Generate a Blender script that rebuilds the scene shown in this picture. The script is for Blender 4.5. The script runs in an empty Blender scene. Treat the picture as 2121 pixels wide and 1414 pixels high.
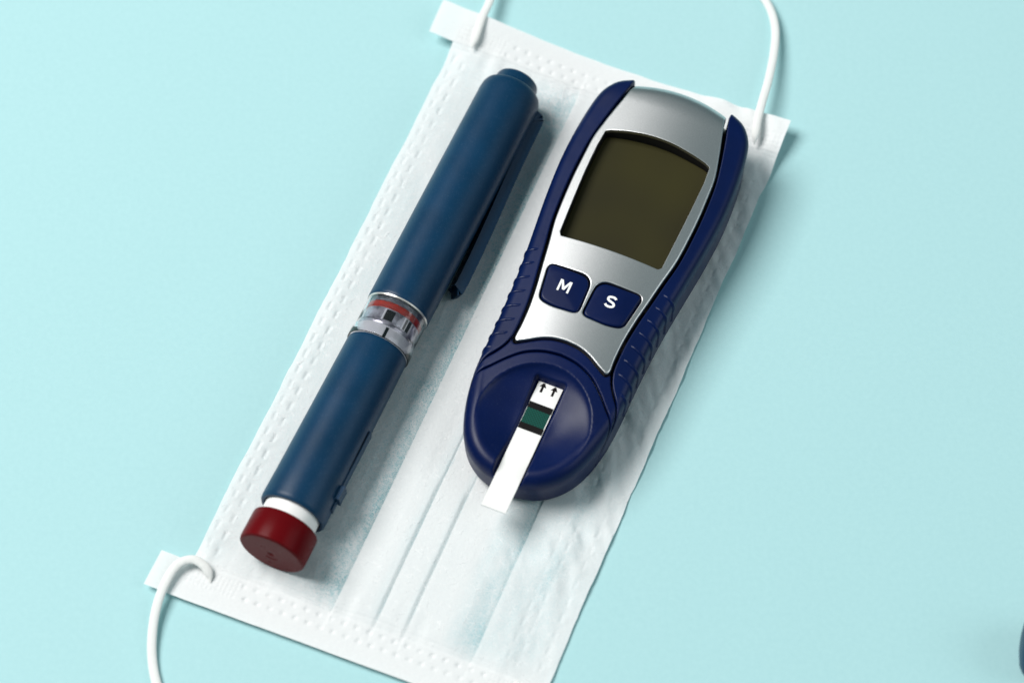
import bpy, math, random
import numpy as np
from mathutils import Vector, Matrix
from mathutils.geometry import delaunay_2d_cdt

# ------------------------------------------------------------------ camera
S = 0.001                                   # everything is laid out in millimetres
scene = bpy.context.scene
COL = scene.collection
ELEV, DIST, LENS = math.radians(61), 735.0, 105.0
cam_d = bpy.data.cameras.new('camera')
cam = bpy.data.objects.new('camera', cam_d); COL.objects.link(cam)
cam.location = (0, -DIST*math.cos(ELEV)*S, DIST*math.sin(ELEV)*S)
cam.rotation_euler = (math.pi/2-ELEV, 0, 0)
cam_d.lens, cam_d.sensor_width = LENS, 36.0
cam_d.clip_start, cam_d.clip_end = 0.02, 30
cam_d.dof.use_dof = True
cam_d.dof.focus_distance = 0.728
cam_d.dof.aperture_fstop = 9.5
cam_d.dof.aperture_blades = 0
scene.camera = cam

# ------------------------------------------------------------------ world, lamps, exposure
world = bpy.data.worlds.new('World'); scene.world = world; world.use_nodes = True
bg = world.node_tree.nodes['Background']
bg.inputs['Color'].default_value = (0.60, 0.93, 1.0, 1); bg.inputs['Strength'].default_value = 0.17

def area(name, loc, target, size, power, color=(1, 1, 1), sy=None):
    d = bpy.data.lights.new(name, 'AREA'); d.energy = power; d.color = color
    d.shape = 'RECTANGLE'; d.size = size; d.size_y = sy or size
    o = bpy.data.objects.new(name, d); COL.objects.link(o)
    o.location = loc
    o.rotation_euler = (Vector(target)-Vector(loc)).to_track_quat('-Z', 'Y').to_euler()
    return o
area('key_softbox', (-1.06, 0.40, 1.63), (0.0, 0.0, 0.0), 1.05, 53, (1.0, 0.985, 0.97))
area('fill_softbox', (1.45, -0.35, 1.25), (0.0, 0.0, 0.0), 1.20, 8.5, (0.93, 0.98, 1.0))

vs = scene.view_settings
vs.view_transform = 'Standard'; vs.look = 'None'; vs.exposure = 0.0; vs.gamma = 1.0
vs.use_curve_mapping = False
scene.cycles.use_denoising = True
scene.cycles.max_bounces = 14
scene.cycles.transparent_max_bounces = 24
scene.cycles.transmission_bounces = 10
scene.cycles.sample_clamp_indirect = 6

rng = np.random.default_rng(7); random.seed(7)

# ------------------------------------------------------------------ helpers
def nmat(name):
    m = bpy.data.materials.new(name); m.use_nodes = True
    nt = m.node_tree
    return m, nt, nt.nodes['Principled BSDF']
def tex(nt, kind, scale, **kw):
    n = nt.nodes.new('ShaderNodeTex'+kind)
    if 'Scale' in n.inputs: n.inputs['Scale'].default_value = scale
    for k, v in kw.items():
        if k in n.inputs: n.inputs[k].default_value = v
        else: setattr(n, k, v)
    tc = nt.nodes.new('ShaderNodeTexCoord')
    nt.links.new(tc.outputs['Object'], n.inputs['Vector'])
    return n
def ramp(nt, src, a, b, ca=(0, 0, 0, 1), cb=(1, 1, 1, 1)):
    r = nt.nodes.new('ShaderNodeValToRGB')
    r.color_ramp.elements[0].position = a; r.color_ramp.elements[1].position = b
    r.color_ramp.elements[0].color = ca; r.color_ramp.elements[1].color = cb
    nt.links.new(src, r.inputs['Fac']); return r
def bump(nt, src, strength, dist, target, prev=None):
    b = nt.nodes.new('ShaderNodeBump'); b.inputs['Strength'].default_value = strength
    b.inputs['Distance'].default_value = dist
    nt.links.new(src, b.inputs['Height'])
    if prev: nt.links.new(prev.outputs['Normal'], b.inputs['Normal'])
    nt.links.new(b.outputs['Normal'], target); return b
def plastic(name, col, rough, grain=0.25, gscale=5200, var=0.12, spec=0.5, coat=0.0, gdist=0.00004, speck=0.0):
    m, nt, p = nmat(name)
    n = tex(nt, 'Noise', gscale, Detail=3.0, Roughness=0.6)
    bump(nt, n.outputs['Fac'], grain, gdist, p.inputs['Normal'])
    n2 = tex(nt, 'Noise', 90, Detail=4.0)
    c0 = tuple(max(0, c*(1-var)) for c in col)+(1,); c1 = tuple(min(1, c*(1+var)) for c in col)+(1,)
    r = ramp(nt, n2.outputs['Fac'], 0.3, 0.7, c0, c1)
    src = r.outputs['Color']
    if speck:                               # sparkle of the grain, put into the colour as fine pale specks
        n4 = tex(nt, 'Noise', 3600, Detail=1.0)
        r4 = ramp(nt, n4.outputs['Fac'], 0.62, 0.76)
        ml = nt.nodes.new('ShaderNodeMath'); ml.operation = 'MULTIPLY'; ml.inputs[1].default_value = speck
        nt.links.new(r4.outputs['Color'], ml.inputs[0])
        mc = nt.nodes.new('ShaderNodeMix'); mc.data_type = 'RGBA'
        nt.links.new(ml.outputs['Value'], mc.inputs['Factor']); nt.links.new(src, mc.inputs['A'])
        mc.inputs['B'].default_value = (0.30, 0.40, 0.55, 1); src = mc.outputs['Result']
    nt.links.new(src, p.inputs['Base Color'])
    n3 = tex(nt, 'Noise', 260, Detail=5.0)
    mr = nt.nodes.new('ShaderNodeMapRange'); mr.inputs['To Min'].default_value = rough*0.85; mr.inputs['To Max'].default_value = rough*1.18
    nt.links.new(n3.outputs['Fac'], mr.inputs['Value']); nt.links.new(mr.outputs['Result'], p.inputs['Roughness'])
    p.inputs['Specular IOR Level'].default_value = spec
    p.inputs['Coat Weight'].default_value = coat
    return m

def obj(name, V, F, mat, parent=None, smooth=True, sharp=None):
    """V in millimetres (in the parent's frame); one mesh object"""
    me = bpy.data.meshes.new(name)
    V = np.asarray(V, float)*S
    me.from_pydata(V.tolist(), [], [tuple(int(i) for i in f) for f in F])
    if smooth: me.shade_smooth()
    if sharp is not None and smooth: me.set_sharp_from_angle(angle=math.radians(sharp))
    if mat: me.materials.append(mat)
    o = bpy.data.objects.new(name, me); COL.objects.link(o)
    if parent: o.parent = parent
    return o
def thing(name, label, cat, loc=(0, 0, 0), rotz=0, group=None):
    o = bpy.data.objects.new(name, None); COL.objects.link(o); o.empty_display_size = 0.01
    o.location = Vector(loc)*S; o.rotation_euler = (0, 0, rotz)
    o['label'] = label; o['category'] = cat
    if group: o['group'] = group
    return o
def quads(n, m, wrap=False, flip=False):
    """faces of an n x m vertex grid (row-major); wrap closes the m direction"""
    i, j = np.meshgrid(np.arange(n-1), np.arange(m if wrap else m-1), indexing='ij')
    j2 = (j+1) % m
    f = np.stack([i*m+j, i*m+j2, (i+1)*m+j2, (i+1)*m+j], -1).reshape(-1, 4)
    return f[:, ::-1] if flip else f
def resample(P, step, closed=True):
    P = np.asarray(P, float)
    Q = np.vstack([P, P[:1]]) if closed else P
    d = np.r_[0, np.cumsum(np.linalg.norm(np.diff(Q, axis=0), axis=1))]
    n = max(4, int(round(d[-1]/step)))
    t = np.linspace(0, d[-1], n+1)
    if closed: t = t[:-1]
    return np.stack([np.interp(t, d, Q[:, k]) for k in range(Q.shape[1])], 1)
def spline(P, n=12, closed=False):
    """Catmull-Rom through P"""
    P = np.asarray(P, float); N = len(P); out = []
    for i in range(N if closed else N-1):
        if closed: a, b, c, d = P[i-1], P[i], P[(i+1) % N], P[(i+2) % N]
        else: a, b, c, d = P[max(i-1, 0)], P[i], P[i+1], P[min(i+2, N-1)]
        for t in np.linspace(0, 1, n, endpoint=False):
            out.append(0.5*((2*b)+(c-a)*t+(2*a-5*b+4*c-d)*t*t+(-a+3*b-3*c+d)*t**3))
    if not closed: out.append(P[-1])
    return np.array(out)
def area2(P):
    x, y = P[:, 0], P[:, 1]; return 0.5*np.sum(x*np.roll(y, -1)-np.roll(x, -1)*y)
def ccw(P): return P if area2(P) > 0 else P[::-1]
def pnormals(P):
    """outward normals of a closed CCW polygon"""
    e = np.roll(P, -1, 0)-P; e /= np.linalg.norm(e, axis=1, keepdims=True)+1e-12
    n = np.stack([e[:, 1], -e[:, 0]], 1); n = n+np.roll(n, 1, 0)
    l = np.linalg.norm(n, axis=1, keepdims=True)+1e-9
    return n/l*np.minimum(2/l, 1.6)
def inset(P, d): return P-pnormals(P)*d
def roundcorners(P, r, n=6):
    P = ccw(np.asarray(P, float)); N = len(P); out = []
    for i in range(N):
        a, b, c = P[i-1], P[i], P[(i+1) % N]
        rr = r[i] if hasattr(r, '__len__') else r
        u = (a-b)/np.linalg.norm(a-b); v = (c-b)/np.linalg.norm(c-b)
        p0, p1 = b+u*rr, b+v*rr
        for t in np.linspace(0, 1, n): out.append((1-t)**2*p0+2*t*(1-t)*b+t*t*p1)
    return np.array(out)
def inside(P, X):
    x, y = X[:, 0], X[:, 1]; r = np.zeros(len(X), bool)
    for i in range(len(P)):
        x0, y0 = P[i]; x1, y1 = P[(i+1) % len(P)]
        if y0 == y1: continue
        c = ((y0 > y) != (y1 > y)) & (x < (x1-x0)*(y-y0)/(y1-y0)+x0)
        r ^= c
    return r
def polydist(P, X, closed=True):
    """distance from points X to polyline P, with segment index and parameter"""
    A = P; B = np.roll(P, -1, 0) if closed else P[1:]
    if not closed: A = P[:-1]
    best = np.full(len(X), 1e9); bi = np.zeros(len(X), int); bt = np.zeros(len(X))
    for k in range(len(A)):
        d = B[k]-A[k]; t = np.clip(((X-A[k])@d)/(d@d+1e-12), 0, 1)
        q = np.linalg.norm(X-(A[k]+t[:, None]*d), axis=1)
        m = q < best; best[m] = q[m]; bi[m] = k; bt[m] = t[m]
    return best, bi, bt
def sstep(x, a, b):
    t = np.clip((x-a)/(b-a), 0, 1); return t*t*(3-2*t)
def fill(name, poly, h, mapf, mat, parent, rnd=0.3, depth=1.6, step=0.5, holes=(), hole_depth=1.0, hole_rnd=(0.05, 0.2, 0.2)):
    """a sheet over a 2-D polygon that follows mapf(xy, off), with rolled edges turned down at every border"""
    V, F = [], []; loops = []
    def border(P, dep, rnd):
        nonlocal V, F
        n = len(P); base = len(V)
        rows = [mapf(P, -dep)]
        for a in (0.0, 0.35, 0.7): 
            an = a*math.pi/2
            rows.append(mapf(inset(P, rnd*(1-math.cos(an))), -rnd*(1-math.sin(an))))
        rows.append(mapf(inset(P, rnd), 0*P[:, 0]))
        inner = inset(P, rnd+0.22)
        for r in rows: V.extend(r.tolist())
        k = len(rows)
        V.extend(mapf(inner, 0*inner[:, 0]).tolist())
        for f in quads(k+1, n, wrap=True): F.append(tuple(f+base))
        loops.append((inner, base+k*n))
    P = ccw(resample(poly, step)); border(P, depth, rnd)
    for hk, hpoly in enumerate(holes):
        H = ccw(resample(hpoly, step))[::-1]
        border(H, hole_depth, hole_rnd[hk])
    pts = np.vstack([l[0] for l in loops]); gid = np.concatenate([np.arange(len(l[0]))+l[1] for l in loops])
    edges = []; s = 0
    for l in loops:
        n = len(l[0]); edges += [(s+i, s+(i+1) % n) for i in range(n)]; s += n
    lo, hi = pts.min(0), pts.max(0)
    gx = np.arange(lo[0], hi[0], h); gy = np.arange(lo[1], hi[1], h*0.866)
    X, Y = np.meshgrid(gx, gy); X = X+(np.arange(len(gy)) % 2)[:, None]*h*0.5
    G = np.stack([X.ravel(), Y.ravel()], 1)
    ok = inside(loops[0][0], G)
    for l in loops[1:]: ok &= ~inside(l[0], G)
    G = G[ok]
    for l in loops:
        d, _, _ = polydist(l[0], G); G = G[d > h*0.45]
    allp = np.vstack([pts, G])
    v2, e2, f2, ov, oe, of = delaunay_2d_cdt([Vector(p) for p in allp], edges, [], 1, 1e-6)
    C = np.array([[v[0], v[1]] for v in v2])
    W = mapf(C, np.zeros(len(C)))
    idx = np.empty(len(C), int); npts = len(pts)
    for i, o in enumerate(ov):
        o = [q for q in o if q < npts]
        if o: idx[i] = gid[o[0]]
        else: idx[i] = len(V); V.append(W[i].tolist())
    T = np.array(f2); cen = C[T].mean(1)
    good = inside(loops[0][0], cen)
    for l in loops[1:]: good &= ~inside(l[0], cen)
    for t in T[good]: F.append(tuple(idx[t]))
    return obj(name, V, F, mat, parent)
def prism(name, poly, z0, z1, mat, parent, bev=0.1, step=None, top=None, nb=3):
    """solid over a polygon with a rounded upper edge; top(xy) adds a height"""
    P = ccw(np.asarray(poly, float))
    if step: P = ccw(resample(P, step))
    n = len(P); V = []; rows = 0
    tf = top if top else (lambda q: np.zeros(len(q)))
    def add(Q, z):
        nonlocal rows
        V.extend(np.c_[Q, z+tf(Q)].tolist()); rows += 1
    add(P, z0)
    for k in range(nb+1):
        a = k/nb*math.pi/2
        add(inset(P, bev*(1-math.cos(a))), z1-bev+bev*math.sin(a))
    F = [tuple(f) for f in quads(rows, n, wrap=True)]
    F.append(tuple(range((rows-1)*n, rows*n))); F.append(tuple(range(n))[::-1])
    return obj(name, V, F, mat, parent, sharp=40)
def lathe(name, prof, mat, parent, seg=96, mod=None, sharp=35, close=True):
    """prof: (s, r) along local +X; closed at the ends where r = 0"""
    prof = np.asarray(prof, float); a = np.linspace(0, 2*math.pi, seg, endpoint=False)
    s = prof[:, 0][:, None]+0*a; r = prof[:, 1][:, None]+0*a
    V = np.stack([s, r*np.cos(a), r*np.sin(a)], -1)
    if mod: V = mod(V, a)
    V = V.reshape(-1, 3)
    back = np.sum(0.5*(prof[1:, 1]+prof[:-1, 1])*np.diff(prof[:, 0])) < 0       # keep the faces turned outwards
    F = [tuple(f) for f in quads(len(prof), seg, wrap=True, flip=back)]
    return obj(name, V, F, mat, parent, sharp=sharp)
def tube(name, path, rad, mat, parent=None, seg=12, flat=1.0, cap=True):
    P = np.asarray(path, float); n = len(P)
    t = np.gradient(P, axis=0); t /= np.linalg.norm(t, axis=1, keepdims=True)
    up = np.array([0, 0, 1.0])
    b = np.cross(t, up); b /= np.linalg.norm(b, axis=1, keepdims=True)+1e-9
    nn = np.cross(b, t)
    a = np.linspace(0, 2*math.pi, seg, endpoint=False)
    R = (np.asarray(rad)*np.ones(n))[:, None]
    V = P[:, None, :]+b[:, None, :]*(R*np.cos(a))[..., None]+nn[:, None, :]*(R*flat*np.sin(a))[..., None]
    F = [tuple(f) for f in quads(n, seg, wrap=True)]
    if cap: F += [tuple(range(seg))[::-1], tuple(range((n-1)*seg, n*seg))]
    return obj(name, V.reshape(-1, 3), F, mat, parent)
class VNoise:
    def __init__(s, seed): s.g = np.random.default_rng(seed).random((256, 256))*2-1
    def __call__(s, x, y):
        xi = np.floor(x).astype(int); yi = np.floor(y).astype(int); fx = x-xi; fy = y-yi
        fx = fx*fx*fx*(fx*(fx*6-15)+10); fy = fy*fy*fy*(fy*(fy*6-15)+10)
        g = s.g; a = g[xi % 256, yi % 256]; b = g[(xi+1) % 256, yi % 256]; c = g[xi % 256, (yi+1) % 256]; d = g[(xi+1) % 256, (yi+1) % 256]
        return (a*(1-fx)+b*fx)*(1-fy)+(c*(1-fx)+d*fx)*fy
    def fbm(s, x, y, o=3):
        r = 0*x; a = 1.0
        for k in range(o): r = r+a*s(x*2**k+17*k, y*2**k+31*k); a *= 0.5
        return r

# ------------------------------------------------------------------ materials
def mat_paper():
    m, nt, p = nmat('turquoise_paper')
    n = tex(nt, 'Noise', 1400, Detail=6.0, Roughness=0.65)
    b = bump(nt, n.outputs['Fac'], 0.30, 0.00012, p.inputs['Normal'])
    n1 = tex(nt, 'Noise', 9, Detail=2.0)
    b2 = bump(nt, n1.outputs['Fac'], 0.25, 0.004, p.inputs['Normal'], b)
    n2 = tex(nt, 'Noise', 760, Detail=6.0, Roughness=0.7)
    r = ramp(nt, n2.outputs['Fac'], 0.35, 0.65, (0.384, 0.622, 0.640, 1), (0.406, 0.646, 0.662, 1))
    nt.links.new(r.outputs['Color'], p.inputs['Base Color'])
    p.inputs['Roughness'].default_value = 0.85; p.inputs['Specular IOR Level'].default_value = 0.25
    return m
def mat_fabric(name, thin):
    """nonwoven fabric: matt, lets light through; teal is mixed in by its thin attribute"""
    m, nt, p = nmat(name)
    out = nt.nodes['Material Output']; nt.nodes.remove(p)
    n = tex(nt, 'Noise', 1500, Detail=5.0, Roughness=0.7, Distortion=1.2)
    w = tex(nt, 'Voronoi', 900, feature='DISTANCE_TO_EDGE')
    add = nt.nodes.new('ShaderNodeMath'); add.operation = 'ADD'
    nt.links.new(n.outputs['Fac'], add.inputs[0]); nt.links.new(w.outputs['Distance'], add.inputs[1])
    d = nt.nodes.new('ShaderNodeBsdfDiffuse'); t = nt.nodes.new('ShaderNodeBsdfTranslucent')
    r = ramp(nt, n.outputs['Fac'], 0.3, 0.7, (0.86, 0.865, 0.865, 1), (0.92, 0.918, 0.91, 1))
    nt.links.new(r.outputs['Color'], d.inputs['Color'])
    t.inputs['Color'].default_value = (0.84, 0.90, 0.91, 1)
    bump(nt, add.outputs['Value'], 0.40, 0.00016, d.inputs['Normal'])
    mx = nt.nodes.new('ShaderNodeMixShader'); mx.inputs['Fac'].default_value = 0.22
    nt.links.new(d.outputs['BSDF'], mx.inputs[1]); nt.links.new(t.outputs['BSDF'], mx.inputs[2])
    # teal colour: outer ply behind thin white ply, and painted shade beside the folds
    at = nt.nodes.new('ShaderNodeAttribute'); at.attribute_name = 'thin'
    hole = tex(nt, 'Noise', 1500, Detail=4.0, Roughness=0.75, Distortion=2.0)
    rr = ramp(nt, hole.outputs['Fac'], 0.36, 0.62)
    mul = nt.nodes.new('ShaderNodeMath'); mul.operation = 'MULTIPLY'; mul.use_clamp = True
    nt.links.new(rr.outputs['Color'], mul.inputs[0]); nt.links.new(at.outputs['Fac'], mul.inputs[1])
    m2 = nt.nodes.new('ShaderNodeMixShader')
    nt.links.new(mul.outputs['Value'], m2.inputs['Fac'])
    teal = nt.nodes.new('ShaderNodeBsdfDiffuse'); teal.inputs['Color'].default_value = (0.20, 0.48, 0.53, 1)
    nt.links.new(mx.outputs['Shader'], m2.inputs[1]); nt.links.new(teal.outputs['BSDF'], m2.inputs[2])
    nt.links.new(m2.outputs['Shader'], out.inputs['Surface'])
    return m
def simple(name, col, rough, metal=0.0, spec=0.5):
    m, nt, p = nmat(name); p.inputs['Base Color'].default_value = (*col, 1)
    p.inputs['Roughness'].default_value = rough; p.inputs['Metallic'].default_value = metal
    p.inputs['Specular IOR Level'].default_value = spec
    return m
def mat_silver():
    m, nt, p = nmat('silver_painted_plastic')
    n = tex(nt, 'Noise', 4200, Detail=3.0, Roughness=0.7)
    r = ramp(nt, n.outputs['Fac'], 0.3, 0.7, (0.56, 0.56, 0.56, 1), (0.68, 0.68, 0.68, 1))
    nt.links.new(r.outputs['Color'], p.inputs['Base Color'])
    p.inputs['Metallic'].default_value = 1.0
    p.inputs['Roughness'].default_value = 0.35
    bump(nt, n.outputs['Fac'], 0.30, 0.00005, p.inputs['Normal'])
    return m
def mat_lcd():
    m, nt, p = nmat('unlit_lcd')
    n = tex(nt, 'Noise', 45, Detail=1.0)
    r = ramp(nt, n.outputs['Fac'], 0.35, 0.7, (0.024, 0.0215, 0.0088, 1), (0.032, 0.0285, 0.0085, 1))
    nt.links.new(r.outputs['Color'], p.inputs['Base Color'])
    p.inputs['Roughness'].default_value = 0.55; p.inputs['Specular IOR Level'].default_value = 0.1
    return m
def mat_clear():
    m, nt, p = nmat('clear_plastic')
    p.inputs['Base Color'].default_value = (0.93, 0.93, 0.96, 1)
    p.inputs['Transmission Weight'].default_value = 1.0; p.inputs['Roughness'].default_value = 0.03
    p.inputs['IOR'].default_value = 1.49
    n = tex(nt, 'Noise', 160, Detail=2.0)
    bump(nt, n.outputs['Fac'], 0.10, 0.0006, p.inputs['Normal'])
    return m
def mat_carriage():
    m, nt, p = nmat('grey_mechanism')
    n = tex(nt, 'Noise', 420, Detail=3.0)
    r = ramp(nt, n.outputs['Fac'], 0.35, 0.62, (0.20, 0.19, 0.22, 1), (0.66, 0.64, 0.70, 1))
    nt.links.new(r.outputs['Color'], p.inputs['Base Color'])
    p.inputs['Metallic'].default_value = 0.5; p.inputs['Roughness'].default_value = 0.22
    bump(nt, n.outputs['Fac'], 0.5, 0.0006, p.inputs['Normal'])
    return m
def mat_weave():
    m, nt, p = nmat('green_woven_pad')
    c = tex(nt, 'Checker', 2600)
    c.inputs['Color1'].default_value = (0.003, 0.075, 0.055, 1); c.inputs['Color2'].default_value = (0.002, 0.035, 0.027, 1)
    nt.links.new(c.outputs['Color'], p.inputs['Base Color']); p.inputs['Roughness'].default_value = 0.6; p.inputs['Specular IOR Level'].default_value = 0.15
    bump(nt, c.outputs['Fac'], 0.4, 0.0001, p.inputs['Normal'])
    return m
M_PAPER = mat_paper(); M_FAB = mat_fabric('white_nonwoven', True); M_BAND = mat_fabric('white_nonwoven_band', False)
M_LOOP = mat_fabric('white_elastic', False); M_LOOP.node_tree.nodes['Color Ramp'].color_ramp.elements[0].color = (0.90, 0.885, 0.855, 1); M_LOOP.node_tree.nodes['Color Ramp'].color_ramp.elements[1].color = (0.95, 0.94, 0.915, 1)
M_FIB = simple('white_fibre', (0.88, 0.88, 0.88), 0.7, spec=0.2)
M_NAVY = plastic('navy_plastic', (0.0006, 0.0066, 0.052), 0.36, grain=0.40, spec=0.20, speck=0.03)
M_NAVYR = plastic('navy_rubber', (0.0006, 0.0072, 0.052), 0.34, grain=0.28, spec=0.22)
M_BTN = plastic('navy_button', (0.0004, 0.0060, 0.046), 0.32, grain=0.18, spec=0.18)
M_SILVER = mat_silver(); M_BLACK = plastic('black_bezel', (0.006, 0.006, 0.009), 0.45, grain=0.2)
M_LCD = mat_lcd(); M_WHITE = plastic('white_print', (0.86, 0.86, 0.84), 0.55, grain=0.1, var=0.02)
M_STRIP = plastic('white_strip_plastic', (0.82, 0.808, 0.785), 0.45, grain=0.1, var=0.02)
M_INK = simple('black_ink', (0.003, 0.002, 0.002), 0.6, spec=0.15)
M_WEAVE = mat_weave()
M_PEN = plastic('pen_blue_plastic', (0.0022, 0.031, 0.076), 0.36, grain=0.7, spec=0.24, speck=0.07)
M_RED = plastic('dark_red_plastic', (0.105, 0.003, 0.005), 0.28, grain=0.12, var=0.08, spec=0.05)
M_ORED = plastic('red_seal', (0.42, 0.025, 0.010), 0.4, grain=0.1)
M_COLLAR = plastic('white_collar', (0.86, 0.84, 0.82), 0.35, grain=0.1, var=0.02)
M_CLEAR = mat_clear(); M_CARR = mat_carriage()
M_GREY = plastic('pale_grey_band', (0.62, 0.62, 0.64), 0.4, grain=0.2, var=0.05)

# ------------------------------------------------------------------ ground sheet
g = 64
gx = np.linspace(-1500, 1500, g)
X, Y = np.meshgrid(gx, gx)
ground = obj('paper_backdrop', np.stack([X, Y, 0*X], -1).reshape(-1, 3), quads(g, g), M_PAPER)
ground['kind'] = 'structure'

# frames of the three things, shared by everything that presses on or lies along something else
ZB = 1.9                                                # level of the pressed-down fabric
MET_O, MET_A = np.array([26.87, 22.7]), math.radians(-23.0)
PEN_A = math.radians(23.6); PEN_R = 8.1
PEN_AX = np.array([math.sin(PEN_A), math.cos(PEN_A)]); PEN_NX = np.array([math.cos(PEN_A), -math.sin(PEN_A)])
_a0 = math.radians(24.3)
PEN_C = -26.55*np.array([math.cos(_a0), -math.sin(_a0)])-10*np.array([math.sin(_a0), math.cos(_a0)])   # point of the axis at s = -10

# ------------------------------------------------------------------ surgical mask
MW, ML = 90.0, 177.0
TLc, TRc, BRc, BLc = (np.array(q) for q in ((-11.6, 96.0), (71.1, 61.6), (4.1, -101.6), (-79.4, -68.8)))
def mask_xy(u, v):
    a, b = u/MW, v/ML
    return ((1-a)*(1-b))[..., None]*BLc+(a*(1-b))[..., None]*BRc+(a*b)[..., None]*TRc+((1-a)*b)[..., None]*TLc
N1, N2, N3, N4 = VNoise(1), VNoise(2), VNoise(3), VNoise(4)
def met_local(xy):
    d = xy-MET_O; c, s = math.cos(MET_A), math.sin(MET_A)
    return d[..., 0]*c+d[..., 1]*s, -d[..., 0]*s+d[..., 1]*c
def pen_local(xy):
    d = xy-PEN_C; return d@PEN_NX, d@PEN_AX-10
PROF_U = [-12, 0, 3, 8, 20, 29, 34.4, 35.9, 36.1, 37.2, 42, 46.0, 46.9, 47.05, 47.6, 51, 53.3, 54.2, 54.4, 55, 61, 66, 70.5, 71.2, 71.4, 72.6, 77, 82, 88, 90, 98]
PROF_Z = [0.45, 0.45, 0.9, 1.4, 1.9, 1.8, 0.9, 0.65, 1.72, 1.78, 1.95, 1.9, 1.25, 1.96, 1.96, 1.96, 1.93, 1.3, 2.0, 2.0, 2.0, 1.85, 1.15, 0.9, 1.62, 1.65, 1.5, 1.2, 0.7, 0.5, 0.5]
def mask_z(u, v, emboss=True):
    xy = mask_xy(u, v)
    z = np.interp(u, PROF_U, PROF_Z)
    e = np.minimum(v, ML-v)                                     # distance to the nearer short end
    flat = sstep(e, 4, 17)
    z = 1.0*(1-flat)+z*flat
    # lifted corners and ends
    z = z+3.4*sstep(v, 150, 178)**1.5*(np.exp(-(u/24.0)**2)+np.exp(-((90-u)/26.0)**2))
    z = z+0.4*sstep(ML-v, 162, 178)+0.5*np.exp(-((u)/7.0)**2)*sstep(v, 0, 30)+0.35*np.exp(-((90-u)/6.0)**2)
    # soft wrinkles, stronger on the loose strip along the right edge
    right = sstep(u, 72, 80)
    dx = u*0.95+v*0.30; dy = -u*0.30+v*0.95
    z = z+0.16*N1.fbm(u/9, v/30, 2)*flat
    z = z+right*flat*(0.42*N2.fbm(dx/5.2, dy/19, 2)+0.07*N3.fbm(u/3.2, v/8, 2))*(1-0.7*sstep(u, 86, 90))
    mx, my = met_local(xy)
    near = np.exp(-((np.hypot(mx, np.clip(np.abs(my+14)-50, 0, None))-21)/9.0)**2)
    z = z+near*sstep(u, 60, 72)*(0.60*N3.fbm((u*0.8+v*0.6)/4.4+9, (v*0.8-u*0.6)/11, 2))
    pn, ps = pen_local(xy)
    z = z+0.10*np.exp(-((pn+2)/16)**2)*N4.fbm(u/4.0, v/9, 2)*flat
    # gathered puckers beside the short-end seams
    puck = np.exp(-((e-13)/5.0)**2)
    z = z+puck*0.22*N2(u/2.6, v/11)
    # pressed flat under the two devices
    pm = sstep(23.5-np.abs(mx), 0, 5)*sstep(my, -78, -71)*sstep(-my, -52, -43)
    pp = sstep(9.0-np.abs(pn), 0, 5)*sstep(ps, -83, -77)*sstep(-ps, -72, -64)
    press = np.clip(pm+pp, 0, 1)
    z = np.where(z > ZB-0.25, z*(1-press)+(ZB-0.25)*press, z)
    if emboss:
        z = z+0.014*N1.fbm(u*0.8, v*0.8, 2)+0.006*N3(u*3.1, v*3.1)
        # dashed weld rows along both long edges
        for u0, ph in ((2.1, 0.0), (4.7, 1.6), (78.6, 0.4), (81.2, 2.2), (86.6, 1.0)):
            per = 4.6
            k = (v+ph+0.5*N2(v/9, 0*v+u0)) % per
            dash = sstep(k, 0.3, 0.8)*sstep(-k, -3.1, -2.6)*np.exp(-((u-u0-0.25*N1(v/7, 0*v+u0*3))/0.42)**2)
            z = z-(0.27+0.12*N4(u/3, v/5))*dash*(0.5 if u0 > 40 else 1.0)*sstep(e, 10, 14)
            z = z+0.08*np.exp(-((u-u0)/1.1)**2)*np.sin(2*math.pi*(v+ph)/per)*sstep(e, 10, 14)
        # welded dots in two staggered rows at the short ends, diamond weld patch by the loops
        for vv, ph in ((8.1, 0.0), (5.2, 1.6)):
            k = (u+ph) % 3.2-1.6
            q = np.hypot(k, e-vv)
            z = z-(0.34+0.14*N1(u/2.3, v/2.3))*np.exp(-(q/0.50)**2)*(np.abs(u-45) < 31)
        pat = (np.abs(np.abs(u-45)-38.0) < 6.5)*sstep(e, 3.6, 4.2)*sstep(-e, -9.2, -8.6)
        dia = np.cos(2*math.pi*(u*0.46+e*0.42))*np.cos(2*math.pi*(u*0.46-e*0.42))
        z = z-0.14*pat*sstep(dia, 0.0, 0.8)
        lin = np.exp(-((e-11.2-0.5*N1(u/12, v*0))/0.35)**2)
        z = z-0.16*lin
    return z
mask = thing('surgical_mask', 'white pleated surgical face mask lying on the turquoise paper under the two devices', 'face mask')
uu = np.unique(np.concatenate([np.linspace(0, MW, 311), [35.7, 35.88, 35.97, 36.12, 36.3, 46.6, 46.9, 46.96, 47.06, 47.2, 53.9, 54.18, 54.28, 54.42, 54.6, 70.9, 71.18, 71.28, 71.42, 71.6]]))
vv = np.linspace(0, ML, 600)
U, V_ = np.meshgrid(uu, vv)
edge_wob = 0.16*N3.fbm(V_/7, 0*V_, 3)
Ue = U+edge_wob*(1-sstep(np.minimum(U, MW-U), 0, 3))
Z = mask_z(Ue, V_)
under = 0*U                                                  # each pleat's folded edge overhangs the ply it covers
for f0 in (36.0, 46.98, 54.3, 71.3): under = under+0.55*np.exp(-np.clip(f0-U, 0, None)/0.12)*(U < f0)
XY = mask_xy(Ue+under*sstep(np.minimum(V_, ML-V_), 6, 14), V_)
panel = obj('pleated_panel', np.dstack([XY, Z]).reshape(-1, 3), quads(len(vv), len(uu)), M_FAB, mask, sharp=62)
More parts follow.
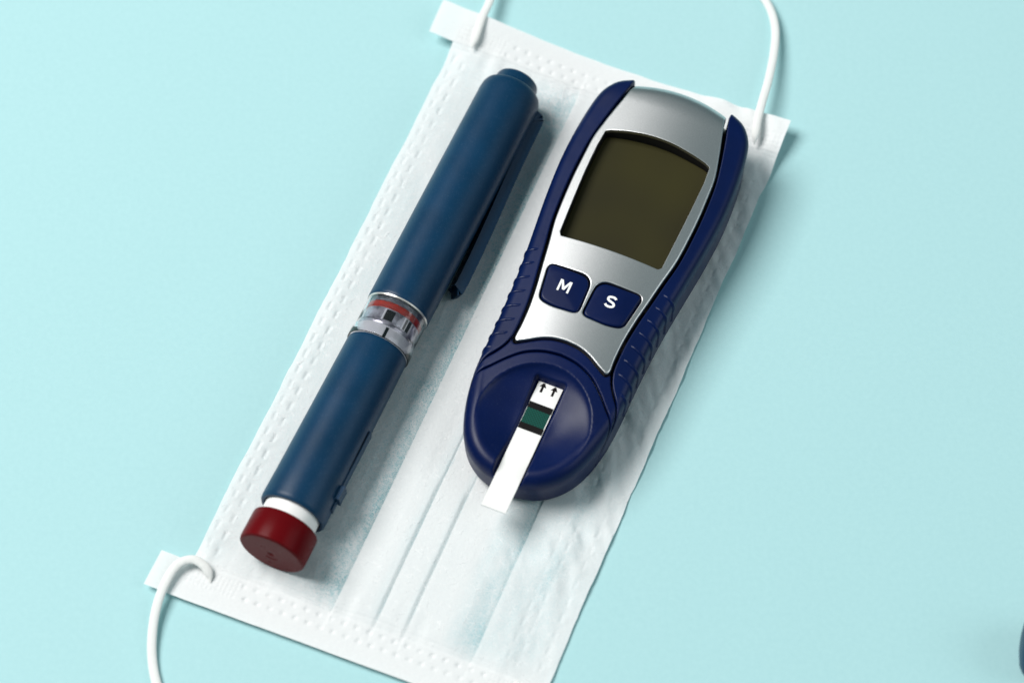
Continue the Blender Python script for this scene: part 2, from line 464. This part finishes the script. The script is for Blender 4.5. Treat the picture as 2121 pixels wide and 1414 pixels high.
# single-ply stretches, with fold shade put into the colour before each pleat
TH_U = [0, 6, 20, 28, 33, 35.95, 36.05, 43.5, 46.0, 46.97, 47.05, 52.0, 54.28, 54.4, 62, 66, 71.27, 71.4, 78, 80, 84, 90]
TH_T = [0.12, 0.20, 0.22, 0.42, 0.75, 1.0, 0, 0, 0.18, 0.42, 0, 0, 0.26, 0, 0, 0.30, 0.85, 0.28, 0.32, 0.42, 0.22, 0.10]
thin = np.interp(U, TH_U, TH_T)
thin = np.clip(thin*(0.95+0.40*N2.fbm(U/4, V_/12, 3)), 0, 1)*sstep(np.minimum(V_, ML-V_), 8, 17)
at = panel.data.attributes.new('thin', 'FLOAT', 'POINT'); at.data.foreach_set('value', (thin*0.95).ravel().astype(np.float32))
def end_band(top):
    u = np.linspace(-6.8 if top else -7.6, MW, 320); v = np.linspace(0, 9.6, 40)
    Ub, Vb = np.meshgrid(u, v)
    e = Vb+0.10*N2.fbm(Ub/6, 0*Ub+(9 if top else 3), 2)*(np.abs(Vb-4.8) > 4.5)
    Vw = (ML-e) if top else e
    Zb = mask_z(np.clip(Ub, 0, MW), Vw)+0.16+0.5*sstep(-Ub, 0, 7)
    P = np.dstack([mask_xy(Ub, Vw), Zb])
    return obj('end_band', P.reshape(-1, 3), quads(40, 320, flip=top), M_BAND, mask)
end_band(False); end_band(True)

def img(px, py, z):                         # a point of the table scene seen at a place in the photograph, at height z
    f = 2121*LENS/36
    d = np.array([(px-1060.5)/f, -(py-707.0)/f, 1.0])
    fw = np.array([0, math.cos(ELEV), -math.sin(ELEV)]); up = np.array([0, math.sin(ELEV), math.cos(ELEV)])
    w = np.array([1.0, 0, 0])*d[0]+up*d[1]+fw*d[2]
    c = np.array([0, -DIST*math.cos(ELEV), DIST*math.sin(ELEV)])
    return c+w*((z-c[2])/w[2])
def endtaper(n):                            # welded ends are pressed thin
    k = np.arange(n); return 0.12+0.88*sstep(np.minimum(k, n-1-k), 0, 15)
low = [img(436, 1206, 1.6), img(434, 1190, 2.2), img(423, 1171, 2.9), img(398, 1158, 3.3), img(366, 1170, 3.3), img(340, 1212, 2.9), img(323, 1262, 2.2),
       img(315, 1318, 1.4), img(316, 1370, 0.9), img(326, 1420, 1.0), img(350, 1480, 1.0), (-60, -128, 1.0), (-35, -142, 1.0), (-8, -140, 1.0),
       (6, -125, 1.6), (4, -110, 2.6), img(1086, 1452, 3.2), img(1078, 1432, 3.0), img(1070, 1416, 2.4), img(1067, 1408, 1.9)]
lp = spline(low, 10); tube('ear_loop', lp, 1.14*endtaper(len(lp)), M_LOOP, mask, seg=16, flat=0.55)
high = [img(977, 102, 4.2), img(981, 88, 4.9), img(988, 68, 5.3), img(1000, 34, 5.0), img(1014, 4, 4.2), img(1030, -40, 4.0), (4, 116, 2.0), (22, 126, 1.1), (45, 124, 1.1),
        img(1530, -60, 1.2), img(1578, -8, 1.6), img(1598, 26, 2.0), img(1606, 64, 2.6), img(1603, 110, 3.4), img(1592, 165, 4.4), img(1578, 214, 5.2), img(1569, 250, 5.4), img(1564, 282, 4.9), img(1562, 300, 3.9)]
lp = spline(high, 10); tube('ear_loop', lp, 1.10*endtaper(len(lp)), M_LOOP, mask, seg=16, flat=0.55)

# loose surface fibres of the nonwoven
def fibres(n):
    nseg = 5
    u = rng.random(n)*MW; v = rng.random(n)*(ML-6)+3
    fav = rng.random(n) < (0.05+0.95*np.exp(-((u-31.5)/4.2)**4))
    u, v = u[fav], v[fav]; n = len(u)
    th = rng.random(n)*2*math.pi; kap = rng.normal(0, 0.9, n); L = rng.uniform(0.9, 2.6, n); h0 = rng.uniform(0.01, 0.05, n)
    pu, pv = [u], [v]; t = th.copy()
    for k in range(nseg):
        t = t+kap*0.45+rng.normal(0, 0.25, n); pu.append(pu[-1]+np.cos(t)*L/nseg); pv.append(pv[-1]+np.sin(t)*L/nseg)
    Pu = np.clip(np.stack(pu, 1), 0.2, MW-0.2); Pv = np.clip(np.stack(pv, 1), 0.2, ML-0.2)
    Zf = mask_z(Pu, Pv)+h0[:, None]*np.sin(np.linspace(0.15, 3.0, nseg+1))[None, :]
    P = np.dstack([mask_xy(Pu, Pv), Zf])
    d = np.gradient(P, axis=1); side = np.stack([-d[..., 1], d[..., 0], 0*d[..., 0]], -1)
    side /= np.linalg.norm(side, axis=-1, keepdims=True)+1e-9
    r = 0.034
    a = P+side*r; b = P-side*r; c = P+np.array([0, 0, r*1.7])
    Vv = np.stack([a, c, b], 2).reshape(-1, 3)
    base = (np.arange(n)*(nseg+1)*3)[:, None, None]
    f = []
    for k in range(nseg):
        for j in (0, 1): f.append([k*3+j, k*3+j+1, (k+1)*3+j+1, (k+1)*3+j])
    F = (np.array(f)[None]+base).reshape(-1, 4)
    o = obj('loose_fibres', Vv, F, M_FIB, mask); o['kind'] = 'stuff'
fibres(52000)

# ------------------------------------------------------------------ glucose meter
HALF = [(0, 43.2), (5, 43.0), (9.5, 42.3), (13.6, 41.3), (16.8, 39.8), (19.0, 37.2), (20.3, 34.0), (21.2, 28.5), (21.8, 21), (21.9, 13), (21.3, 3), (20.3, -7), (19.5, -15),
        (18.9, -23), (18.6, -31), (18.5, -38), (18.5, -44), (18.2, -50), (17.4, -56), (16.0, -61.2), (13.8, -65.6), (10.6, -69.2), (6.2, -71.7), (0, -72.7)]
OUT = np.array(HALF+[(-x, y) for x, y in HALF[-2:0:-1]])
OUT = ccw(resample(spline(OUT, 8, closed=True), 0.6))
def rad(y): return 2.6+2.2*sstep(-y, 46, 64)
CORE = OUT-pnormals(OUT)*rad(OUT[:, 1])[:, None]
CORE_N = pnormals(CORE); CORE_N /= np.linalg.norm(CORE_N, axis=1, keepdims=True)
def Htop(x, y):
    z = 18.4+0.042*y-x*x/140.0
    z = z-0.010*np.clip(-y-58, 0, None)**2-0.02*np.clip(y-34, 0, None)**2
    return z
SEAM_Z = 4.2
def wrap(P, off=0.0):
    """flat plan of the upper shell -> its surface: level top, rolled shoulder, near-upright wall"""
    P = np.asarray(P, float); off = np.asarray(off, float)*np.ones(len(P))
    ins = inside(CORE, P); d, k, t = polydist(CORE, P)
    n = len(CORE); A, B = CORE[k], CORE[(k+1) % n]
    c = A+(B-A)*t[:, None]
    nrm = P-c; l = np.linalg.norm(nrm, axis=1, keepdims=True)
    nn = CORE_N[k]*(1-t[:, None])+CORE_N[(k+1) % n]*t[:, None]
    nrm = np.where(l > 1e-4, nrm/np.maximum(l, 1e-6), nn)
    R = rad(c[:, 1]); a = np.clip(d/R, 0, math.pi/2)
    extra = np.clip(d-R*math.pi/2, 0, None)
    h = Htop(c[:, 0], c[:, 1])
    xy = c+nrm*((R+off)*np.sin(a)-0.05*extra)[:, None]
    z = h-R*(1-np.cos(a))-extra+off*np.cos(a)
    xy = np.where(ins[:, None], P, xy)
    z = np.where(ins, Htop(P[:, 0], P[:, 1])+off, z)
    return np.c_[xy, np.maximum(z, SEAM_Z+0.25)-ZB*0]
def to_local(W):                            # absolute heights -> the meter's own frame (its base at ZB)
    W = W.copy(); W[:, 2] -= ZB; return W
mapf = lambda P, off: to_local(wrap(P, off))
WIDE = OUT+pnormals(OUT)*12.0               # plan reach that unrolls down the walls

meter = thing('glucose_meter', 'navy and silver blood glucose meter with blank screen lying on the mask', 'glucose meter', (MET_O[0], MET_O[1], ZB), MET_A)
# lower housing
rows = []
for z, ins_ in ((0.0, 3.2), (0.25, 1.8), (1.0, 0.9), (SEAM_Z-ZB-0.5, 0.45), (SEAM_Z-ZB, 0.55), (SEAM_Z-ZB, 3.0)):
    rows.append(np.c_[OUT-pnormals(OUT)*ins_, np.full(len(OUT), z)])
n = len(OUT)
F = [tuple(f) for f in quads(len(rows), n, wrap=True)]+[tuple(range(n))[::-1]]
obj('base_housing', np.vstack(rows), F, M_NAVY, meter, sharp=50)
# dark inner chassis that shows in every seam
rows = []
for z, ins_ in ((SEAM_Z-ZB-0.4, 1.5), (9.0, 1.5)):
    rows.append(np.c_[OUT-pnormals(OUT)*ins_, np.full(len(OUT), z)])
core_in = OUT-pnormals(OUT)*4.2
rows.append(np.c_[core_in, Htop(core_in[:, 0], core_in[:, 1])-ZB-5.6-0.8*sstep(-core_in[:, 1], 38, 44)])
F = [tuple(f) for f in quads(3, n, wrap=True)]
V = np.vstack(rows); ctr = len(V)
ring = np.arange(2*n, 3*n)
V = np.vstack([V, [[0, -10, 8.0]]])
F += [(int(ring[i]), int(ring[(i+1) % n]), ctr) for i in range(n)]
obj('inner_chassis', V, F, M_BLACK, meter)

# faceplate
PL = [(12.35, 38.4), (12.9, 35.5), (14.2, 30.4), (15.3, 25.7), (16.2, 20.9), (16.5, 14), (16.55, 7.2), (16.05, -3.2), (14.8, -11), (13.9, -17), (12.95, -23), (12.3, -29), (12.15, -34.5), (12.3, -37.9), (11.6, -39.0)]
arcb = [(9.3, -37.9), (6.2, -36.2), (3.2, -35.2), (0, -34.9)]
topa = [(0, 41.9), (4.5, 41.7), (8.5, 41.1), (12.1, 40.0)]
right = spline(topa, 6)[1:].tolist()+spline(PL, 6).tolist()+spline([(11.6, -39.0)]+arcb, 6)[1:].tolist()
right = np.array(right)
plate = ccw(np.vstack([right, (right*[-1, 1])[::-1][1:-1]]))
lcd = spline([(-12.6, 24.1), (-8.5, 25.0), (-3, 25.7), (2.8, 25.7), (8.6, 24.9), (12.6, 24.1)], 6).tolist()
lcd = [(13.9, 23.5)]+lcd[::-1]+[(-13.9, 23.5)]
lcd_poly = ccw(np.array(lcd+spline([(-14.25, 19), (-14.2, 9), (-13.4, -7.2)], 5).tolist()+[(-12.7, -8.3), (12.7, -8.0)]+spline([(13.4, -7.2), (14.0, 9), (14.2, 19)], 5).tolist()))
BM = roundcorners([(-12.2, -16.6), (-1.0, -16.8), (-0.65, -26.9), (-7.0, -27.15), (-10.8, -26.3)], [1.6, 1.5, 1.5, 3.0, 1.6])
BS = BM*[-1, 1]+[-0.1, 0.1]
BS = ccw(BS); BM = ccw(BM)
def plate_map(P, off):
    z = Htop(P[:, 0], P[:, 1])+0.30
    roll = np.clip(P[:, 1]-(38.2-(P[:, 0]/12.2)**2*1.9), 0, 3.85)
    z = z-(4.0-np.sqrt(np.clip(16.0-roll**2, 0, None)))
    return np.c_[P, z+off-ZB]
def grow(P, d): return inset(ccw(P), -d)
fill('faceplate', plate, 1.1, plate_map, M_SILVER, meter, rnd=0.35, depth=2.2, step=0.45,
     holes=[lcd_poly, grow(BM, 0.35), grow(BS, 0.35)], hole_depth=1.1)
# screen well and screen
def wall_ring(name, poly, ztop, zbot, mat, lip=0.0):
    P = ccw(resample(poly, 0.6)); n = len(P)
    a = np.c_[P, Htop(P[:, 0], P[:, 1])+ztop-ZB]; b = np.c_[inset(P, -lip), Htop(P[:, 0], P[:, 1])+zbot-ZB]
    c = np.c_[inset(P, -0.5), Htop(P[:, 0], P[:, 1])+zbot-ZB]; d = np.c_[inset(P, -0.5), Htop(P[:, 0], P[:, 1])+ztop-ZB]
    return obj(name, np.vstack([a, b, c, d, a]), [tuple(f) for f in quads(5, n, wrap=True)], mat, meter, smooth=True, sharp=40)
wall_ring('screen_bezel', inset(lcd_poly, -0.02), -0.25, -5.2, M_BLACK)
fill('screen', inset(lcd_poly, 0.05), 2.4, lambda P, off: np.c_[P, Htop(0*P[:, 0], P[:, 1])-4.1+off-ZB], M_LCD, meter, rnd=0.1, depth=0.3, step=0.8)
def button(poly, letter, cx, cy, size, rx=0.0):
    b = prism('button', poly, 12.0-ZB, 18.8-ZB-0.35, M_BTN, meter, bev=0.55, step=0.35, nb=5, top=lambda q: 0.042*q[:, 1]-q[:, 0]**2/520)
    zl = lambda p: 18.8-ZB-0.35+0.042*p[1]-p[0]**2/520+0.03
    if letter == 'M':
        w, h, k, q = 1.52, 1.60, 0.52, 0.68
        P = [(-w, -h), (-w, h), (-w+q, h), (0, -0.10), (w-q, h), (w, h), (w, -h), (w-k, -h), (w-k, 0.72), (0.28, -1.02), (-0.28, -1.02), (-w+k, 0.72), (-w+k, -h)]
        V = [(x+cx, y+cy, zl((x+cx, y+cy))) for x, y in P]
        T = [(0, 12, 11), (0, 11, 1), (1, 11, 2), (2, 11, 10), (2, 10, 3), (3, 10, 9), (3, 9, 4), (4, 9, 8), (4, 8, 5), (5, 8, 6), (6, 8, 7)]
        F = [t[::-1] for t in T]
    else:
        c = [(1.02, 0.98), (0.62, 1.30), (0.0, 1.36), (-0.72, 1.16), (-0.92, 0.72), (-0.66, 0.30), (0.0, 0.06), (0.72, -0.20), (1.02, -0.64), (0.80, -1.12), (0.05, -1.36), (-0.66, -1.26), (-1.12, -0.92)]
        c = spline(c, 6); d = np.gradient(c, axis=0); d /= np.linalg.norm(d, axis=1, keepdims=True)
        nn = np.stack([-d[:, 1], d[:, 0]], 1)*0.30
        V = [(x+cx, y+cy, zl((x+cx, y+cy))) for p, q in zip(c-nn, c+nn) for x, y in (p, q)]
        F = quads(len(c), 2)
    o = obj('printed_letter', V, F, M_WHITE, b, smooth=False)
    o['label'] = 'white printed letter '+letter
    b['label'] = 'navy button marked '+letter
button(BM, 'M', -6.35, -21.3, 4.6); button(BS, 'S', 5.6, -21.0, 4.6)

# side grips (plan polygons that unroll down the wall)
def side_of(sign):
    yy = WIDE[:, 1]; m = (WIDE[:, 0]*sign > 0)
    P = WIDE[m]; return P[np.argsort(-P[:, 1])]
gr_in = spline([(13.1, 40.9), (13.3, 38.2), (14.6, 32.6), (15.9, 26.4), (16.9, 20.2), (17.25, 14), (17.3, 7), (16.8, -3.2), (15.6, -11), (14.7, -17), (13.75, -23), (13.1, -29), (12.95, -34.5), (13.1, -37.6)], 6)
gr_bot = spline([(13.1, -37.6), (14.0, -40.4), (15.6, -42.9), (17.4, -45.2), (18.7, -48.0), (20.0, -52), (24, -58), (31, -63)], 6)
out_r = side_of(1)
top_cut = np.array([(13.1, 40.9), (15.0, 50.5), (16.5, 60)])
def grip_poly():
    o = out_r
    o = o[(o[:, 1] < 54.0)]
    # keep the part of the wide outline between the top cut and the lower seam
    o = o[(o[:, 0] > 15.2) | (o[:, 1] < 0)]
    lo = gr_bot[-1]
    o = o[o[:, 1] > -55.5]
    gb = gr_bot[gr_bot[:, 0] < 29.0]
    return np.vstack([gr_in[:-1], gb, o[::-1]])
GP = grip_poly()
DOMR = ccw(resample(GP, 0.6))
def grip(sign):
    P = DOMR if sign > 0 else ccw(DOMR*[-1, 1])
    gob = fill('side_grip', P, 0.9, mapf, M_NAVYR, meter, rnd=0.30, depth=1.4, step=0.6)
    for i, (x, y) in enumerate([(16.0, -12.9), (15.5, -16.8), (14.9, -20.8), (14.4, -24.8), (13.95, -28.9), (13.8, -33.0), (14.0, -37.0), (16.3, -41.6)]):
        L = 12.5 if i < 7 else 9
        t = np.linspace(0, L, 34)
        path = np.stack([x+t*0.93*(1 if i < 7 else 1), y-np.minimum(t, 6.0)*0.36-np.clip(t-6, 0, None)*0.02], 1)*[sign, 1]
        prof = [(-0.55, -0.12), (-0.44, 0.16), (-0.16, 0.38), (0.18, 0.38), (0.30, 0.05), (0.34, -0.14)]
        nrm = np.array([0.36, 0.93])*[sign, 1]
        V = []
        for k, p in enumerate(path):
            f = min(1, t[k]/1.6, (L-t[k])/0.7+0.05)
            Q = np.array([p+nrm*q[0]*1.0 for q in prof])
            V.extend(mapf(Q, [(q[1]+0.14)*max(f, 0)*(1.0 if sign > 0 else 0.72)-0.14 for q in prof]).tolist())
        obj('grip_rib', V, quads(len(path), len(prof), flip=sign < 0), M_NAVYR, gob)
grip(1); grip(-1)
# collar between faceplate and nose, nose cover with its dish
seam_r = [(0, -38.75), (4.4, -39.35), (8.6, -41.1), (12.0, -43.9), (14.8, -46.9), (17.2, -49.4), (18.7, -52.0), (20.6, -55.5), (25, -60), (31, -65)]
seam_r = spline(seam_r, 6)
cb = np.array([(0, -35.5), (3.2, -35.8), (6.2, -36.8), (9.3, -38.5), (11.6, -39.65), (12.6, -38.9)])
gb2 = spline([(12.75, -38.4), (13.65, -40.8), (15.3, -43.4), (17.1, -45.7), (18.3, -48.4), (19.6, -52.4), (23.6, -58.4), (30.6, -63.4)], 6)
sr = seam_r+np.array([0.0, 0.28])
gb2 = gb2[gb2[:, 0] < 28.2]; sr_c = sr[sr[:, 0] < 28.6]
half = np.vstack([spline(cb, 6)[:-1], gb2, sr_c[::-1]])
collar = ccw(np.vstack([half[:-1], (half*[-1, 1])[::-1][:-1][0:]]))
# drop doubled centre points
keep = np.r_[True, np.linalg.norm(np.diff(collar, axis=0), axis=1) > 1e-3]
fill('collar', collar[keep], 0.8, mapf, M_NAVY, meter, rnd=0.32, depth=1.4, step=0.5)
sn = seam_r-np.array([0.0, 0.28]); sn = sn[sn[:, 0] < 29]
WN = WIDE[WIDE[:, 1] < -64.0]; WN = WN[np.argsort(np.arctan2(WN[:, 0], WN[:, 1]+58))]
wr = WIDE[(WIDE[:, 0] > 0) & (WIDE[:, 1] < sn[-1, 1]-1.0)]; wr = wr[np.argsort(-wr[:, 1]+wr[:, 0]*-0.3)]
halfn = np.vstack([sn, wr])
nose = ccw(np.vstack([halfn, (halfn*[-1, 1])[::-1][:-1]]))
keep = np.r_[True, np.linalg.norm(np.diff(nose, axis=0), axis=1) > 1e-3]
nose = nose[keep]
STRIP_Z0, STRIP_Z1 = 12.15, 11.35           # at y = -45.3 and y = -80.2
def strip_z(y): return STRIP_Z0+(STRIP_Z1-STRIP_Z0)*(-45.3-y)/34.9
def nose_map(P, off):
    W = wrap(P, off)
    x, y = W[:, 0], W[:, 1]
    rho = np.hypot((x-0.1)/13.9, (y+56.6)/14.6)
    bowl = 3.9*np.sqrt(np.clip(1-rho**2, 0, 1))**1.15*(1-0.12*sstep(-y, 52, 70))
    crisp = sstep(-y, 44, 66)                               # the rim softens towards the tip
    soft = 4.1*(1-sstep(rho, 0.30, 1.12))
    W[:, 2] -= np.where(rho < 1.12, bowl*(1-crisp)+soft*crisp, 0)
    ax = np.abs(x)
    chan = strip_z(y)-0.55+6*sstep(ax, 3.45, 4.5)+5*sstep(y, -45.2, -44.0)
    W[:, 2] = np.where((y < -43.6), np.minimum(W[:, 2], np.maximum(chan, SEAM_Z+0.25)), W[:, 2])
    return to_local(W)
fill('nose_cover', nose, 0.36, nose_map, M_NAVY, meter, rnd=0.32, depth=1.2, step=0.4)

# ------------------------------------------------------------------ test strip
strip = thing('test_strip', 'white test strip with green pad pushed into the nose of the glucose meter', 'test strip', (MET_O[0], MET_O[1], 0), MET_A)
def flat(name, x0, x1, y0, y1, lift, th, mat, parent, taper=0.0):
    P = [(x0, y0), (x1, y0), (x1, y1), (x0, y1)]
    V = [(x, y, strip_z(y)+lift) for x, y in P]+[(x, y, strip_z(y)+lift+th) for x, y in P]
    return obj(name, V, [(3, 2, 1, 0), (4, 5, 6, 7), (0, 1, 5, 4), (1, 2, 6, 5), (2, 3, 7, 6), (3, 0, 4, 7)], mat, parent, smooth=False)
flat('strip_body', -3.02, 3.18, -80.2, -44.0, -0.38, 0.38, M_STRIP, strip)
flat('black_band', -3.00, 3.10, -52.4, -50.7, 0.015, 0.03, M_INK, strip)
flat('test_pad', -2.95, 2.95, -56.6, -52.4, 0.015, 0.05, M_WEAVE, strip)
flat('black_band', -3.00, 3.10, -58.3, -56.6, 0.015, 0.03, M_INK, strip)
for cx in (-1.55, 1.35):
    P = [(cx-0.30, -47.7), (cx+0.30, -47.7), (cx+0.30, -46.15), (cx+0.88, -46.25), (cx+0.18, -45.1), (cx-0.18, -45.1), (cx-0.88, -46.25), (cx-0.30, -46.15)]
    V = [(x, y, strip_z(y)+0.012) for x, y in P]+[(x, y, strip_z(y)+0.03) for x, y in P]
    k = len(P)
    obj('arrow_mark', V, [tuple(range(k, 2*k))]+[(i, (i+1) % k, k+(i+1) % k, k+i) for i in range(k)], M_INK, strip, smooth=False)

# ------------------------------------------------------------------ injector pen
pen = thing('injector_pen', 'blue insulin pen with clip, clear window and dark red end button on the mask', 'injector pen',
            (*(PEN_C+10*PEN_AX), ZB+PEN_R-0.15), math.pi/2-PEN_A)
# local +X runs along the axis towards the cap's end, local Z is up; local -Y is the side facing the meter
lathe('cap', [(-9.0, 7.35), (-9.0, 7.95), (-8.8, 8.1), (-8, 8.12), (20, 8.12), (44, 8.05), (58, 8.0), (59.6, 7.85), (60.5, 7.5), (61.0, 7.0), (61.2, 6.4), (61.25, 5.8), (61.25, 0.01)], M_PEN, pen, sharp=50)
lathe('cap_end_plug', [(61.0, 6.0), (61.4, 5.8), (63.8, 5.6), (64.3, 5.4), (64.6, 5.05), (64.7, 4.6), (64.72, 4.3), (64.72, 3.8), (64.72, 0.01)], M_PEN, pen, sharp=50)
lathe('cap_rim', [(-9.35, 7.3), (-9.35, 7.85), (-9.0, 7.98), (-8.95, 7.4)], simple('bright_rim', (0.75, 0.72, 0.68), 0.25, 0.6), pen)
# clip: a bar standing off the cap, joined to it near the end
def clip():
    ang0 = math.radians(-27)
    prof = [(58.8, 7.0), (58.6, 8.8), (57.8, 9.7), (56, 10.2), (46, 10.5), (38, 10.8), (28, 11.35), (16, 11.9), (7, 12.1), (4.5, 12.0), (3.4, 11.6), (3.0, 10.9)]
    prof = spline(prof, 5); th = 2.9
    d = np.gradient(prof, axis=0); d /= np.linalg.norm(d, axis=1, keepdims=True)
    nn = np.stack([d[:, 1], -d[:, 0]], 1)           # towards the cap
    w = np.interp(np.arange(len(prof)), [0, len(prof)*0.3, len(prof)-1], [3.0, 2.6, 2.0])
    V = []
    for p, q, ww in zip(prof, nn, w):
        i = p-q*0 ; o2 = p+np.array([-q[0], -q[1]])*-th if False else p+q*th*np.sign(-q[1] if q[1] != 0 else 1)
        for (r, tt) in ((p, -ww), (p, -ww*0.5), (p, ww*0.5), (p, ww), (o2, ww), (o2, -ww)):
            bulge = 0.25 if abs(tt) < ww*0.9 else 0.0
            rr = r[1]+bulge
            y = -(rr*math.cos(ang0)+tt*math.sin(ang0)*-1); z = rr*math.sin(ang0)+tt*math.cos(ang0)
            V.append((r[0], y, z))
    k = 6
    F = [tuple(f) for f in quads(len(prof), k, wrap=True)]+[tuple(range(k))[::-1], tuple(range((len(prof)-1)*k, len(prof)*k))]
    obj('clip', V, F, M_PEN, pen, sharp=45)
clip()
# clear window with what shows inside
lathe('clear_window', [(-9.3, 7.80), (-12, 7.80), (-16.0, 7.78), (-16.7, 7.72), (-17.1, 7.95), (-17.6, 8.1), (-20.0, 8.16), (-20.5, 8.1), (-20.6, 7.85), (-17.6, 7.45), (-16, 7.42), (-9.3, 7.42), (-9.3, 7.80)], M_CLEAR, pen)
lathe('red_seal', [(-9.6, 5.0), (-10.7, 7.0), (-11.1, 7.2), (-12.2, 7.2), (-12.5, 6.9), (-12.5, 5.0)], M_ORED, pen)
lathe('dark_gap', [(-9.2, 5.0), (-9.2, 7.0), (-10.6, 6.9), (-10.8, 5.0)], simple('smoked_grey', (0.10, 0.11, 0.13), 0.3), pen)
lathe('inner_carriage', [(-12.3, 5.0), (-12.3, 6.9), (-12.8, 7.1), (-16.0, 7.12), (-16.3, 6.7), (-17.0, 6.6), (-17.1, 5.0)], M_CARR, pen)
lathe('scale_ring', [(-17.0, 5.0), (-17.1, 6.95), (-17.6, 7.3), (-20.5, 7.42), (-20.6, 5.0)], M_GREY, pen)
def on_barrel(name, s0, s1, a0, a1, r0, r1, mat, parent, ns=8, na=8, bev=0.0):
    """patch of a cylinder between two radii"""
    s = np.linspace(s0, s1, ns); a = np.radians(np.linspace(a0, a1, na)); V = []
    for r in (r0, r1):
        for i in s:
            for j in a: V.append((i, -r*math.cos(j), r*math.sin(j)))
    q = quads(ns, na); m = ns*na
    F = [tuple(f) for f in q]+[tuple(f[::-1]+m) for f in q]
    idx = np.arange(m).reshape(ns, na)
    loop = np.concatenate([idx[0, :], idx[1:, -1], idx[-1, -2::-1], idx[-2:0:-1, 0]])
    for i in range(len(loop)):
        x, y = int(loop[i]), int(loop[(i+1) % len(loop)]); F.append((x, y, y+m, x+m))
    return obj(name, V, F, mat, parent, sharp=30)
on_barrel('dose_mark', -20.4, -17.6, 74, 80, 7.1, 7.44, M_INK, pen)
for a0, a1 in ((76, 94), (38, 52)): on_barrel('dark_pane', -15.7, -12.9, a0, a1, 6.9, 7.17, M_INK, pen)
for a0, a1 in ((95, 98), (53, 55.5), (46, 47.5), (34, 37)): on_barrel('bright_rib', -15.9, -12.8, a0, a1, 6.9, 7.26, M_GREY, pen)
# barrel
lathe('barrel', [(-20.5, 6.2), (-20.5, 7.4), (-20.8, 7.7), (-21.6, 7.85), (-40, 8.0), (-60, 8.2), (-67.1, 8.36), (-67.9, 8.26), (-68.4, 7.9), (-68.45, 7.3), (-67.7, 7.05), (-58, 7.05)], M_PEN, pen, sharp=40)
# lever arm let into the barrel's side, dark slit above it, catch at its end
on_barrel('slit', -58.5, -42.5, 11.5, 14.0, 7.9, 8.13, M_INK, pen)
on_barrel('lever_arm', -58.5, -42.0, -14, 11.2, 7.9, 8.42, M_PEN, pen)
ca = on_barrel('catch', -61.6, -57.9, -6, 15, 7.9, 9.35, M_PEN, pen)
on_barrel('catch_ramp', -64.3, -61.6, -4, 8, 7.9, 8.65, M_PEN, pen)
lathe('white_collar', [(-61.40, 6.85), (-72.00, 6.85), (-72.00, 4.0)], M_COLLAR, pen)
def facets(V, a):
    V = V.copy(); return V
btn = lathe('end_button', [(-71.70, 4.0), (-71.70, 7.95), (-71.90, 8.2), (-72.30, 8.3), (-78.70, 8.35), (-79.30, 8.2), (-79.60, 7.8), (-79.62, 7.5), (-79.62, 7.0), (-79.62, 1.4), (-79.62, 0.95), (-79.60, 0.9), (-79.45, 0.6), (-79.40, 0.01)], M_RED, pen, sharp=35)
# small moulded arc on the button's face
t = np.radians(np.linspace(-125, -55, 14)); 
tube('moulded_arc', np.stack([np.full(14, -79.62), 2.6*np.cos(t), 2.6*np.sin(t)], 1)+[0, 0, 0.0], 0.09, M_RED, btn, seg=6)

# ------------------------------------------------------------------ blue item cut by the frame's right edge
item = thing('blue_plastic_item', 'dark blue rounded plastic item barely peeking in at the lower right edge', 'plastic item', (0, 0, 0))
q = img(2114, 1333, 8.0)
item.location = Vector((q[0], q[1], 8.1))*S
item.rotation_euler = (0, 0, math.radians(-8))
lathe('rounded_tip', [(0, 0.01), (0.1, 3.2), (0.5, 5.4), (1.2, 6.7), (2.2, 7.5), (3.6, 7.9), (6, 8.0), (16, 8.0)], M_PEN, item)
lathe('shaft', [(16, 7.6), (16.3, 7.6), (16.4, 7.95), (60, 7.9), (75, 7.2), (77, 6.0), (77.5, 0.01)], M_PEN, item)
